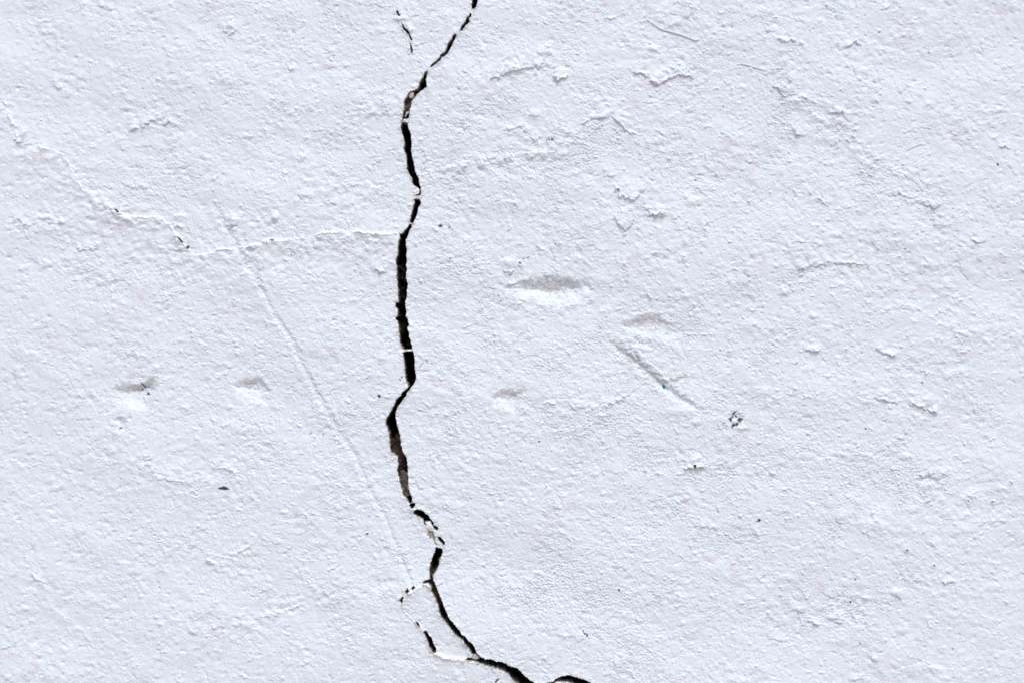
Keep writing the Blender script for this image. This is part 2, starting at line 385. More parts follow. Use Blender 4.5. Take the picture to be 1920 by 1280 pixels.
dirt_or_shade([(960, 534), (1015, 524), (1080, 522), (1092, 530), (1060, 546), (1030, 552), (1000, 540)], SHADE_BROWN, .52)
dirt_or_shade([(205, 728), (262, 716), (294, 710), (290, 730), (240, 736)], SHADE_BROWN, .45)
dirt_or_shade([(435, 722), (478, 706), (498, 716), (470, 728)], SHADE_BROWN, .55)
dirt_or_shade([(918, 741), (945, 730), (984, 726), (972, 742), (940, 748)], SHADE_BROWN, .5)
dirt_or_shade([(1170, 610), (1205, 590), (1235, 592), (1268, 610), (1220, 618)], (.42, .37, .39), .45)
dirt_or_shade([(218, 788), (236, 786), (232, 804)], SHADE_BROWN, .45)
for x, y in ((1736, 764), (1245, 393), (1807, 1020)): dirt_or_shade([(x - 10, y), (x, y - 5), (x + 11, y + 1), (x, y + 6)], (.45, .42, .36), .5, edge=3)

# gouge scratched down to the right, with a side nick
GOUGE = [(1142, 640), (1160, 655), (1185, 672), (1212, 694), (1240, 720), (1262, 736), (1290, 755), (1315, 775)]
groove(GOUGE, 6.3, 5.6, .5, warp=.9, tip=.22)
groove([(1248, 718), (1268, 713), (1292, 707)], 3.4, 2.4)
dirt_or_shade([(1143, 640), (1152, 640), (1190, 664), (1250, 712), (1256, 726), (1240, 728), (1205, 700), (1165, 668)], SHADE_BROWN, .45, warp=1.5, edge=3)  # shaded gouge darkened in the tint, together with brown dirt
dirt_or_shade([(1250, 712), (1290, 702), (1296, 708), (1262, 722)], (.47, .43, .38), .5, warp=1.5, edge=3)  # shading of the nick painted into the tint

# flakes of paint standing proud
FLAKES = [
    ('large ragged paint flake, upper of the pair on the right', [(1155, 352), (1163, 339), (1176, 334), (1190, 336), (1208, 342), (1206, 358), (1196, 371), (1187, 379), (1172, 372), (1160, 368)], 3.4),
    ('ragged paint flake, lower of the pair on the right', [(1151, 408), (1163, 392), (1185, 388), (1192, 402), (1184, 424), (1172, 431), (1156, 421)], 3.0),
    ('curled paint flake beside the ragged pair', [(1211, 388), (1226, 378), (1240, 382), (1251, 392), (1247, 405), (1232, 409), (1216, 402)], 2.8),
    ('long paint flake with a dark lower edge near the top', [(914, 152), (925, 141), (940, 132), (962, 127), (985, 128), (994, 114), (1006, 102), (1020, 92), (1034, 93), (1036, 101), (1022, 108), (1018, 119), (1010, 129),
                                                               (996, 127), (978, 133), (955, 138), (938, 144)], 3.4),
    ('small square paint flake near the top', [(1038, 133), (1048, 127), (1060, 131), (1064, 145), (1052, 149), (1041, 154)], 2.6),
]
OWN = np.zeros((NY, NX), np.int16)
OWN_INFO = {}
def claim(mask_sl, mask, oid):
    o = OWN[mask_sl]; o[mask] = oid

for k, (lab, pts, h) in enumerate(FLAKES):
    sl = box(pts, 14)
    d, _, _ = polydist(pts, sl, 1.1, True); ins = inside(pts, sl, 1.1)
    ys = [p[1] for p in pts]; v = np.clip((Y[sl] - min(ys)) / (max(ys) - min(ys)), 0, 1)
    H[sl] += (np.where(ins, sstep(-.2, 1.6, d), 0) * h * 1.25 * (0.25 + 0.7 * v)).astype(np.float32)
    claim(sl, ins, 20 + k); OWN_INFO[20 + k] = ('paint_flake', lab)

# tilted slab between the lower forks of the crack: head standing out, foot sunk in
def Hc(p): return (700 + p[0] / 6.4, 1080 + p[1] / 6.4)
SLAB = [Hc(p) for p in [(350, 300), (400, 215), (480, 152), (600, 88), (655, 75), (690, 115), (740, 250), (790, 420), (870, 550), (970, 670), (1075, 755), (1155, 865), (1180, 950), (1100, 990), (900, 975),
                        (745, 925), (750, 870), (715, 815), (665, 710), (635, 658), (540, 560), (480, 500), (380, 420), (345, 350)]]
sl = box(SLAB, 10)
d, _, _ = polydist(SLAB, sl, 1.0, True); ins = inside(SLAB, sl, 1.0)
v = np.clip((Y[sl] - 1090) / (1235 - 1090), 0, 1)
H[sl] += (np.where(ins, sstep(0, 2.2, d), 0) * (6.2 - 12.0 * v)).astype(np.float32)
claim(sl, ins, 30); OWN_INFO[30] = ('plaster_slab', 'narrow loosened slab of white plaster between the forks of the crack')
bead([Hc(p) for p in [(352, 345), (358, 285), (400, 222), (480, 158), (600, 92), (648, 84), (690, 125), (735, 250), (785, 400)]], 2.0, 2.4, .9)  # bright edges of the slab whitened in the tint where light catches
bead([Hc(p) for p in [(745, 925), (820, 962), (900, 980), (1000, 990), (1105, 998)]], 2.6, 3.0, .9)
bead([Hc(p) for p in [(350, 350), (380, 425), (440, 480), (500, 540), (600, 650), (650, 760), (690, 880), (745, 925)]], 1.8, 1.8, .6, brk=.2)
dirt_or_shade([Hc(p) for p in [(760, 860), (1000, 820), (1150, 880), (1150, 970), (900, 965), (770, 920)]], (.74, .68, .67), .5)

# coarser, scuffed patches of the render
for x, y, rx, ry, k in [(1060, 1110, 130, 60, 1.0), (1010, 1090, 40, 40, 1.0), (1110, 265, 80, 35, 1.2), (930, 310, 110, 30, .8), (1110, 785, 110, 30, 1.3), (1240, 1000, 90, 60, .5), (1190, 640, 70, 35, 1.0),
                        (870, 500, 50, 30, .9), (1500, 525, 45, 22, 1.2), (1610, 880, 130, 60, .8), (1330, 890, 80, 35, 1.0), (1720, 905, 70, 30, .9), (1180, 1220, 90, 40, .8), (280, 350, 80, 40, .7), (210, 520, 90, 40, .7),
                        (1680, 350, 90, 50, .7), (1500, 215, 70, 40, .7), (900, 215, 60, 30, .7), (330, 1000, 100, 60, .3), (1560, 1150, 90, 50, .8)]:
    sl = subwin(x - rx * 1.8, y - ry * 1.8, x + rx * 1.8, y + ry * 1.8)
    q = ((X[sl] + 3 * vx[sl] - x) / rx) ** 2 + ((Y[sl] + 2 * vy[sl] - y) / ry) ** 2
    g = np.exp(-q ** 1.5) * k
    H[sl] += (g * (.14 * f_c[sl] + .17 * f_d[sl] + .06 * f_e[sl])).astype(np.float32)
    a = np.clip(g * sstep(.4, 1.8, f_b[sl] * .5 + f_c[sl] * .6 + .5 * f_d[sl]) * .13, 0, .4)[..., None].astype(np.float32)
    TINT[sl] = TINT[sl] * (1 - a) + np.array((.44, .40, .38), np.float32) * a

# specks and clusters of dark dirt
for x, y, rx, ry, a in ((1378, 772, 9, 5, .35), (1388, 783, 9, 5, .3), (1372, 780, 8, 5, .2), (1399, 806, 8, 5, .25)): speck(x, y, rx, (.42, .40, .38), a, .4, ry)
for x, y, r in [(352, 464, 2.8), (711, 743, 2.7), (825, 424, 2.9), (842, 427, 2.0), (750, 711, 2.0), (753, 707, 1.2), (786, 688, 1.5), (793, 680, 1.6), (800, 677, 1.3), (789, 685, .9), (810, 683, 1.2),
                (1025, 263, 1.5), (1030, 261, 1.8), (1034, 262, 1.7), (1423, 975, 2.6), (1419, 978, 1.6), (1097, 1186, 2.2), (1100, 1190, 2.2), (1094, 1183, 1.3), (1104, 1196, 1.3), (1161, 1105, 1.8),
                (1376, 775, 2.6), (1369, 786, 3.2), (1373, 782, 2.3), (1386, 787, 3.8), (1380, 780, 2.4), (1390, 785, 2.4), (1381, 795, 3.3), (1375, 797, 2.7), (1374, 801, 1.8), (1379, 773, 1.5), (1357, 792, 1.4), (1302, 874, 2.4),
                (267, 721, 2.2), (270, 725, 2.0), (264, 730, 2.4), (276, 725, 1.3), (275, 738, 2.6), (279, 739, 1.6), (250, 730, 1.3), (257, 729, 1.2), (267, 745, 1.0), (227, 802, 2.0), (224, 803, 1.2),
                (1011, 828, 1.9), (1623, 803, 2.2), (1858, 766, 1.7), (1731, 718, 1.5), (1603, 1086, 1.9), (1595, 1129, 2.1), (1612, 1206, 1.6), (1787, 1217, 1.4), (1872, 309, 1.9), (1697, 467, 1.8),
                (935, 555, 1.3), (945, 552, 1.3), (938, 564, 1.6), (927, 561, 1.1), (975, 493, 1.8), (981, 486, 1.5), (990, 483, 1.4), (1041, 457, 1.8), (1305, 338, 1.6), (1151, 970, 1.2), (688, 1001, 2.0),
                (1158, 357, 2.4), (1704, 560, 1.5), (1555, 1178, 1.2), (1700, 264, 1.1), (1697, 243, 1.2), (1649, 61, 1.3), (583, 812, 1.6), (627, 817, 1.4), (607, 813, 1.2), (963, 562, 1.0), (484, 522, 1.4), (486, 536, 1.4)]:
    speck(x, y, r, (0.04, 0.035, 0.05), .95 if r > 1.7 else .75, 1.2)
bump(1377, 789, 4.5, 3.5, 2.6); bump(1392, 802, 10, 4, 2.0)
for x, y in ((1894, 905), (1815, 939), (844, 484), (1861, 941), (1700, 1031), (1750, 1060)):
    bump(x, y, 5.0, 5.0, 1.6, 4); speck(x, y, 1.9, (.35, .30, .30), .8, 3.2)
for x, y, rx, ry, a in ((572, 449, 3, 1.6, .5), (1025, 443, 4, 3, .35), (482, 515, 3, 8, .25), (1012, 1105, 12, 7, .18), (1155, 1065, 6, 4, .35), (1740, 762, 10, 4, .3), (300, 1075, 9, 6, .25), (585, 374, 8, 4, .3), (938, 1143, 6, 3, .3), (350, 430, 6, 3, .2)):
    speck(x, y, rx, (.42, .40, .38), a, .4, ry)

H *= 1.15
# ------------------------------------------------------------------ the cracks
def T(ox, oy, pts): return [(ox + a / 6.4, oy + b / 6.4) for a, b in pts]
A_ = lambda p: T(660, 0, p); B_ = lambda p: T(660, 160, p); C_ = lambda p: T(660, 320, p); D_ = lambda p: T(660, 500, p)
E_ = lambda p: T(660, 660, p); F_ = lambda p: T(660, 820, p); G_ = lambda p: T(660, 960, p); H_ = lambda p: T(700, 1080, p); I_ = lambda p: T(900, 1080, p)
MAIN = [
    A_([(1470, -310), (1500, -310), (1500, -150), (1508, -20), (1500, 40), (1485, 85), (1462, 112), (1440, 95), (1436, 65), (1446, 20), (1448, -20), (1462, -150)]),
    A_([(1425, 160), (1435, 190), (1405, 215), (1405, 262), (1355, 318), (1325, 365), (1292, 378), (1305, 350), (1325, 300), (1365, 265), (1380, 215)]),
    A_([(1250, 412), (1240, 460), (1205, 525), (1170, 600), (1130, 660), (1075, 690), (1055, 730), (1005, 765), (950, 812), (940, 802), (980, 762), (1045, 705), (1070, 660), (1115, 630), (1148, 560), (1162, 510), (1195, 480), (1215, 425)]),
    B_([(904, -172), (902, -124), (882, -69), (895, 21), (835, 62), (790, 105), (740, 155), (715, 205), (700, 260), (690, 300), (690, 350), (680, 395), (640, 408), (618, 405), (606, 445), (600, 440), (612, 380), (626, 300), (628, 200), (658, 130),
        (705, 70), (750, 68), (800, 40), (812, -20), (848, -80), (880, -150)]),
    B_([(605, 455), (650, 445), (670, 460), (668, 510), (690, 560), (705, 605), (715, 710), (705, 760), (720, 860), (735, 930), (752, 1020), (775, 1080), (800, 1130), (802, 1180), (825, 1240), (815, 1262), (790, 1240), (775, 1215),
        (745, 1205), (725, 1165), (720, 1110), (680, 1050), (660, 1000), (658, 930), (655, 840), (630, 790), (622, 760), (635, 710), (622, 640), (605, 580), (585, 500)]),
    C_([(765, 292), (800, 283), (812, 262), (818, 238), (826, 245), (820, 285), (800, 300), (775, 302)]),
    C_([(752, 342), (800, 345), (825, 375), (822, 395), (790, 455), (775, 520), (750, 600), (730, 630), (705, 628), (695, 600), (722, 500), (740, 430), (750, 400)]),
    C_([(708, 642), (714, 680), (692, 715), (672, 770), (647, 830), (642, 880), (654, 950), (647, 1000), (652, 1080), (647, 1150), (655, 1200), (642, 1280)]) +
    D_([(657, 165), (662, 240), (654, 300), (656, 350), (637, 400), (634, 450), (646, 510), (640, 600), (666, 645), (682, 690), (664, 730), (680, 790), (677, 830), (702, 890), (720, 965), (712, 985), (640, 990), (608, 975), (575, 900), (570, 830),
        (562, 740), (558, 690), (543, 650), (520, 625), (548, 590), (552, 520), (523, 470), (528, 440), (558, 425), (552, 350), (553, 280), (546, 180), (535, 110), (545, 50)]) +
    C_([(540, 1180), (530, 1080), (550, 1000), (555, 920), (563, 850), (576, 820), (570, 770), (600, 763), (638, 713), (676, 680), (693, 645)]),
    D_([(610, 1027), (725, 1010), (740, 1050), (750, 1110), (748, 1180)]) +
    E_([(748, 110), (754, 220), (767, 290), (757, 345), (722, 400), (688, 450), (658, 485), (643, 525), (608, 570), (572, 620), (532, 680), (524, 740), (522, 800), (542, 880), (562, 950), (580, 1040), (584, 1100), (600, 1180), (640, 1240)]) +
    F_([(655, 250), (664, 330), (664, 400), (674, 480), (674, 560), (682, 620), (702, 680), (720, 720), (720, 760), (702, 777), (688, 780), (658, 725), (616, 690), (602, 620), (578, 540), (558, 450), (545, 380), (558, 300), (545, 220),
        (510, 192), (473, 180), (458, 120), (450, 20)]) +
    E_([(443, 1000), (428, 900), (406, 860), (413, 800), (443, 760), (473, 700), (508, 630), (533, 570), (578, 530), (598, 490), (668, 430), (678, 400), (653, 345), (640, 280), (638, 200), (633, 130)]),
    F_([(700, 787), (750, 785), (757, 800), (737, 845), (715, 852), (688, 812)]),
    F_([(743, 885), (775, 860), (850, 880), (900, 930), (950, 985), (974, 1025), (967, 1052), (950, 1040), (942, 1000), (905, 1012), (885, 1000), (877, 1020), (888, 1057), (863, 1030), (858, 980), (818, 957), (768, 932), (740, 905)]),
    F_([(972, 1048), (1000, 1058), (1030, 1095), (1018, 1110), (985, 1087)]),
    G_([(1026, 288), (1062, 303), (1108, 350), (1112, 378), (1092, 392), (1068, 357), (1035, 312)]),
    G_([(1008, 418), (1030, 433), (1080, 440), (1080, 490), (1057, 560), (1032, 650), (1012, 700), (978, 745), (966, 790), (974, 820), (994, 845), (1012, 910), (1052, 990), (1077, 1060), (1092, 1120), (1122, 1180)]) +
    H_([(832, 330), (852, 390), (882, 440), (902, 500), (952, 550), (1002, 610), (1052, 680), (1102, 725), (1152, 775), (1202, 820), (1222, 870), (1228, 900), (1272, 955), (1340, 985), (1400, 988), (1450, 1008), (1550, 1028), (1610, 1063),
        (1680, 1083), (1740, 1108), (1790, 1168), (1850, 1223), (1925, 1268)]) +
    I_([(650, 1285), (760, 1282), (880, 1262), (905, 1238), (950, 1200), (1040, 1183), (1120, 1198), (1200, 1228), (1270, 1243), (1345, 1282), (1440, 1360), (1560, 1420), (1700, 1560), (1600, 1520), (1440, 1440), (1240, 1330), (1110, 1282),
        (1000, 1256), (920, 1256), (830, 1320), (640, 1350), (520, 1330)]) +
    H_([(1700, 1270), (1645, 1200), (1630, 1165), (1560, 1132), (1480, 1098), (1420, 1077), (1340, 1057), (1280, 1037), (1200, 1007), (1105, 992), (1150, 973), (1180, 975), (1190, 940), (1155, 865), (1100, 800), (1075, 755), (1020, 725),
        (970, 670), (910, 600), (870, 550), (820, 490), (790, 420), (780, 350), (740, 250), (700, 170), (690, 110), (655, 70), (600, 82), (595, 70), (640, 45), (678, 36)]) +
    G_([(935, 790), (933, 750), (928, 680), (948, 600), (983, 500), (1003, 450)]),
]
TOPLEFT = [A_([(532, 132), (550, 140), (572, 190), (555, 192), (540, 158)]),
           A_([(592, 285), (618, 305), (635, 340), (668, 362), (694, 400), (706, 440), (718, 482), (704, 484), (690, 440), (680, 412), (650, 392), (615, 350)]),
           A_([(698, 515), (716, 560), (730, 632), (712, 636), (696, 560)])]
LOWLEFT = [H_([(484, 118), (500, 128), (472, 160), (460, 146)]), H_([(412, 150), (434, 172), (406, 204), (386, 176)]), H_([(345, 236), (360, 250), (347, 326), (312, 286)]),
           H_([(603, 652), (638, 656), (668, 708), (703, 748), (718, 812), (754, 868), (748, 908), (718, 912), (682, 862), (664, 800), (641, 740)]),
           H_([(508, 532), (530, 545), (560, 592), (552, 598), (520, 560)]), H_([(1504, 1222), (1468, 1276), (1464, 1262), (1485, 1232)])]
LOWSLIT = LOWLEFT[3:5]; LOWHOOK = LOWLEFT[5:]; LOWLEFT = LOWLEFT[:3]
HAIRBITS = [[(214, 392), (220, 395), (225, 399), (219, 399)], [(333, 445), (339, 449), (343, 455), (338, 453)], [(506, 449), (511, 450), (514, 452), (509, 452)]]

CRK_COL = np.zeros((NY, NX, 3), np.float32)
DARK = np.array([0.030, 0.027, 0.026], np.float32)
BRICK = np.array([0.075, 0.032, 0.022], np.float32)
MORT = np.array([0.20, 0.175, 0.16], np.float32)
TAN = np.array([0.58, 0.50, 0.42], np.float32)
n_sl = smp(field(24), 24); n_fl = smp(field(5), 5); n_dp = smp(field(40), 40)

def carve(polys, oid, D, slope=1.0):
    for pts in polys:
        sl = box(pts, 14)
        d, _, _ = polydist(pts, sl, 0.22, True)
        ins = inside(pts, sl, 0.22) | (d < .2)
        h = H[sl]
        # the lip: plaster pushed up slightly and worn round
        lip = np.where(ins, 0, np.exp(-d / 4.5))
        h += (1.8 * lip * np.clip(1 + .6 * n_sl[sl] + .6 * n_fl[sl], 0, 2.6)).astype(np.float32)
        h -= np.where(ins, 0, 1.2 * np.exp(-d / .9)).astype(np.float32)
        yy = Y[sl] + 6 * n_sl[sl] + 2.5 * n_fl[sl] + .5 * (X[sl] - 755) * (Y[sl] > 760); xx = X[sl]
        wl = (np.where(ins, 0, np.exp(-d / 3.0)) * .45)[..., None].astype(np.float32); TINT[sl] = TINT[sl] * (1 - wl) + np.array((.86, .865, .87), np.float32) * wl
        # depth: black gap, with ledges of brick and mortar nearer the front in places
        ledge = sstep(795, 815, yy) * sstep(884, 874, yy)          # brick seen inside the bend
        rub = sstep(876, 886, yy) * sstep(948, 938, yy)            # grey rubble below it
        fork = sstep(1088, 1096, yy) * sstep(1190, 1170, yy)
        top = sstep(162, 172, yy) * sstep(228, 215, yy)
        mid = sstep(495, 505, yy) * sstep(524, 514, yy) * .5 + sstep(548, 553, yy) * sstep(570, 562, yy) * .5
        dep = D * (1 + .2 * n_dp[sl])
        dep = dep * (1 - .80 * ledge - .90 * rub - .72 * fork - .86 * top - .7 * mid)
        s_w = slope * np.clip(1.6 + 2.0 * n_sl[sl] + .5 * n_fl[sl], .3, 6.0)
        dd = np.where(ins, d, 0)
        g = dep * sstep(0, s_w, dd + .15) + np.where(ins, .9 * n_fl[sl], 0)
        h -= np.where(ins, np.maximum(g, .8), 0).astype(np.float32)
        H[sl] = h
        c = np.broadcast_to(DARK, h.shape + (3,)).copy()
        def mixc(c, colr, a): a = np.clip(a, 0, 1)[..., None]; return c * (1 - a) + colr * a
        c = mixc(c, np.array([.10, .085, .075], np.float32), .35 * sstep(.2, 1.4, n_fl[sl]))
        c = mixc(c, BRICK, .85 * ledge * (.6 + .4 * n_fl[sl]))
        c = mixc(c, np.array([.12, .085, .065], np.float32), .9 * fork)
        c = mixc(c, MORT, .75 * rub * np.clip(.7 + .5 * n_fl[sl], .1, 1) + .5 * top * np.clip(.5 + .6 * n_fl[sl], 0, 1) + .4 * mid)
        shallow = sstep(3.0, .8, g)                                # broken plaster at the rim
        c = mixc(c, np.array([.17, .15, .14], np.float32), .75 * sstep(16, 5, g) * np.clip(.6 + .5 * n_fl[sl], 0, 1))
        c = mixc(c, TAN, shallow * .9)
        CRK_COL[sl] = np.where(ins[..., None], c, CRK_COL[sl])
        claim(sl, ins, oid)

carve(TOPLEFT, 3, 12, .6)
carve(LOWLEFT, 4, 34, .7)
carve(LOWSLIT, 5, 34, .7)
carve(LOWHOOK, 6, 14, .7)
carve(HAIRBITS, 2, 9, .5)
# hairline crack body: thin seam owned by its own part
sl = box(HAIR, 6)
d, _, _ = polydist(HAIR[7:], sl, 1.0)
m = (d < 1.3) & (OWN[sl] == 0)
c = CRK_COL[sl]; c[m] = TINT[sl][m] * .97; CRK_COL[sl] = c
claim(sl, m, 2)
carve(MAIN, 1, 62, 1.0)
OWN_INFO[1] = ('crack', 'long jagged black crack running from top to bottom of the wall')
OWN_INFO[2] = ('crack', 'fine white hairline crack running left from the long black crack')
OWN_INFO[3] = ('crack', 'short broken thin crack left of the long crack at the top')
OWN_INFO[4] = ('crack', 'short broken black crack curving over the head of the plaster slab')
OWN_INFO[5] = ('crack', 'short dark slit along the left foot of the plaster slab')
OWN_INFO[6] = ('crack', 'tiny dark nick below the long crack at the bottom edge')
# raw sandy mortar showing where the paint has come off above the lower bend
EXP = G_([(893, 196), (958, 205), (985, 255), (1003, 300), (1008, 350), (1042, 418), (1000, 398), (958, 332), (903, 272)])
sl = box(EXP, 6); d, _, _ = polydist(EXP, sl, .6, True); ins = inside(EXP, sl, .6) & (OWN[sl] == 0)
H[sl] -= np.where(ins, 2.6 * sstep(0, 3, d) + .5 * n_fl[sl], 0).astype(np.float32)
c = CRK_COL[sl]; c[ins] = (np.array([.42, .38, .30]) * (1 + .35 * n_fl[sl][ins][:, None])).clip(.12, .7); CRK_COL[sl] = c
claim(sl, ins, 31); OWN_INFO[31] = ('exposed_mortar', 'patch of sandy brown mortar where paint is missing beside the crack')

# faint tan staining of the lip on the right side of the crack
for pts, a in ((A_([(870, 1090), (905, 1040), (920, 1060), (800, 1150)]), .25), (E_([(590, 1040), (620, 1060), (640, 1180), (690, 1280), (650, 1280), (605, 1180)]), .22),
               (F_([(650, 60), (670, 250), (690, 260), (680, 60)]), .2), (H_([(860, 380), (960, 520), (1130, 720), (1160, 760), (1230, 900), (1260, 900), (1140, 700), (960, 490), (880, 370)]), .35),
               (H_([(1360, 960), (1560, 1005), (1640, 1050), (1620, 1020), (1500, 980), (1380, 940)]), .3), (G_([(960, 800), (990, 790), (1040, 900), (1030, 930)]), .3), (F_([(760, 850), (880, 830), (960, 960), (900, 900), (820, 860)]), .3),
               (I_([(880, 1210), (960, 1165), (1100, 1160), (1200, 1190), (1100, 1185), (960, 1190)]), .35)):
    dirt_or_shade(pts, (.60, .50, .42), a, warp=1.2, edge=2)

# ------------------------------------------------------------------ meshes
def socket(n, *names):
    for s in names:
        if s in n.inputs: return n.inputs[s]

def material(name, attr=None, color=(.8, .8, .8), rough=.6, bump_scale=None, bump_str=.1, var=0.0, vscale=900, spec=.4):
    m = bpy.data.materials.new(name); m.use_nodes = True
    nt = m.node_tree; b = nt.nodes['Principled BSDF']
    b.inputs['Roughness'].default_value = rough
    socket(b, 'Specular IOR Level', 'Specular').default_value = spec
    co = nt.nodes.new('ShaderNodeTexCoord')
    if attr:
        at = nt.nodes.new('ShaderNodeAttribute'); at.attribute_name = attr; src = at.outputs['Color']
    else:
        rgb = nt.nodes.new('ShaderNodeRGB'); rgb.outputs[0].default_value = (*color, 1); src = rgb.outputs[0]
    if var:
        nz = nt.nodes.new('ShaderNodeTexNoise'); nz.inputs['Scale'].default_value = vscale; nz.inputs['Detail'].default_value = 4
        nt.links.new(co.outputs['Object'], nz.inputs['Vector'])
        mr = nt.nodes.new('ShaderNodeMapRange'); mr.inputs['From Min'].default_value = .3; mr.inputs['From Max'].default_value = .7
        mr.inputs['To Min'].default_value = 1 - var; mr.inputs['To Max'].default_value = 1 + var * .5
        nt.links.new(nz.outputs['Fac'], mr.inputs['Value'])
        mx = nt.nodes.new('ShaderNodeVectorMath'); mx.operation = 'SCALE'
        nt.links.new(src, mx.inputs[0]); nt.links.new(mr.outputs[0], mx.inputs['Scale']); src = mx.outputs[0]
    nt.links.new(src, b.inputs['Base Color'])
    if bump_scale:
        n2 = nt.nodes.new('ShaderNodeTexNoise'); n2.inputs['Scale'].default_value = bump_scale; n2.inputs['Detail'].default_value = 5; n2.inputs['Roughness'].default_value = .6
        nt.links.new(co.outputs['Object'], n2.inputs['Vector'])
        bp = nt.nodes.new('ShaderNodeBump'); bp.inputs['Strength'].default_value = bump_str; bp.inputs['Distance'].default_value = .0006
        nt.links.new(n2.outputs['Fac'], bp.inputs['Height']); nt.links.new(bp.outputs[0], b.inputs['Normal'])
    return m

M_PAINT = material('white_masonry_paint', 'tint', rough=.55, bump_scale=900, bump_str=.35, var=.03, vscale=600)
M_CRACK = material('broken_masonry', 'tint', rough=.95, bump_scale=700, bump_str=.6, var=.35, vscale=900, spec=.15)
M_CORE = material('brick_core', None, (.25, .12, .08), .9, 60, .5, .3, 30)
M_GROUND = material('paving_slabs', None, (.44, .34, .28), .9, 80, .4, .15, 12)
M_DEBRIS = material('dark_debris', None, (.075, .07, .05), .8, 1500, .5, .4, 1200)
M_BLUE = material('blue_paint', None, (.01, .16, .30), .5, 1500, .3, .3, 1200)
M_FRAG = material('plaster_fragment', None, (.62, .59, .55), .9, 1200, .8, .25, 1200)
M_FIBRE = material('painted_fibre', None, (.66, .69, .74), .6)

FACE_OWN = np.maximum(np.maximum(OWN[:-1, :-1], OWN[1:, :-1]), np.maximum(OWN[:-1, 1:], OWN[1:, 1:]))
# a face belongs to a crack as soon as one corner does; other patches win only when all corners lie in them
CR = (1, 2, 3, 4, 5, 6)
def face_mask(oid):
    if oid in CR:
        a = OWN == oid
        m = a[:-1, :-1] | a[1:, :-1] | a[:-1, 1:] | a[1:, 1:]
        for o in CR:
            if o < oid:
                b = OWN == o; m &= ~(b[:-1, :-1] | b[1:, :-1] | b[:-1, 1:] | b[1:, 1:])
        return m
    a = OWN == oid
    return a[:-1, :-1] & a[1:, :-1] & a[:-1, 1:] & a[1:, 1:]

PX = (X - CX) * S; PZ = CZ - (Y - CY) * S; PY = -H * S
def grid_mesh(name, fm, colors, mat, parent, label=None):
    jj, ii = np.nonzero(fm)
    v00 = jj * NX + ii
    quads = np.stack([v00, v00 + NX, v00 + NX + 1, v00 + 1], 1)      # front faces the street
    used = np.zeros(NX * NY, bool); used[quads.ravel()] = True
    remap = np.cumsum(used) - 1
    q = remap[quads].astype(np.int32)
    co = np.stack([PX.ravel()[used], PY.ravel()[used], PZ.ravel()[used]], 1).astype(np.float32)
    me = bpy.data.meshes.new(name)
    me.vertices.add(len(co)); me.vertices.foreach_set('co', co.ravel())
    me.loops.add(q.size); me.loops.foreach_set('vertex_index', q.ravel())
    me.polygons.add(len(q)); me.polygons.foreach_set('loop_start', np.arange(0, q.size, 4, dtype=np.int32))
    me.polygons.foreach_set('use_smooth', np.ones(len(q), bool))
    at = me.attributes.new('tint', 'FLOAT_COLOR', 'POINT')
    cc = np.ones((len(co), 4), np.float32); cc[:, :3] = colors.reshape(-1, 3)[used]
    at.data.foreach_set('color', cc.ravel())
    me.update(calc_edges=True)
    me.materials.append(mat)
    o = bpy.data.objects.new(name, me); COL.objects.link(o); o.parent = parent
    if label: o['label'] = label
    return o

wall = bpy.data.objects.new('plaster_wall', None); COL.objects.link(wall)
wall['label'] = 'rough white painted plaster wall split by a long jagged black crack'
wall['category'] = 'wall'
wall['kind'] = 'thing'

taken = np.zeros((NY - 1, NX - 1), bool)
crack_obj = {}
for oid in (1, 2, 3, 4, 5, 6):
    m = face_mask(oid) & ~taken
    cols = np.where((OWN == oid)[..., None], CRK_COL, np.minimum(TINT, .62) if oid != 2 else TINT)
    crack_obj[oid] = grid_mesh('crack', m, cols, M_CRACK if oid != 2 else M_PAINT, wall, OWN_INFO[oid][1])
    taken |= m
for oid in [31, 30] + [20 + k for k in range(len(FLAKES))]:
    m = face_mask(oid) & ~taken
    grid_mesh(OWN_INFO[oid][0], m, CRK_COL if oid == 31 else TINT, M_CRACK if oid == 31 else M_PAINT, wall, OWN_INFO[oid][1])
    taken |= m
grid_mesh('painted_plaster', ~taken, TINT, M_PAINT, wall)

def simple(name, verts, faces, mat, parent=None, smooth=False):
    me = bpy.data.meshes.new(name); me.from_pydata(verts, [], faces); me.update()
    me.materials.append(mat)
    for p in me.polygons: p.use_smooth = smooth
    o = bpy.data.objects.new(name, me); COL.objects.link(o)
    if parent: o.parent = parent
    return o

def boxmesh(name, x0, y0, z0, x1, y1, z1, mat, parent=None):
    v = [(x0, y0, z0), (x1, y0, z0), (x1, y1, z0), (x0, y1, z0), (x0, y0, z1), (x1, y0, z1), (x1, y1, z1), (x0, y1, z1)]
    f = [(0, 3, 2, 1), (4, 5, 6, 7), (0, 1, 5, 4), (1, 2, 6, 5), (2, 3, 7, 6), (3, 0, 4, 7)]
    return simple(name, v, f, mat, parent)

boxmesh('brick_core', float(PX.min()), .06, .005, float(PX.max()), .30, float(PZ.max()), M_CORE, wall)

def wp(x, y, h=0.0): return ((x - CX) * S, -h * S, CZ - (y - CY) * S)
def height_at(x, y): return float(H[np.searchsorted(GY, y), np.searchsorted(GX, x)])

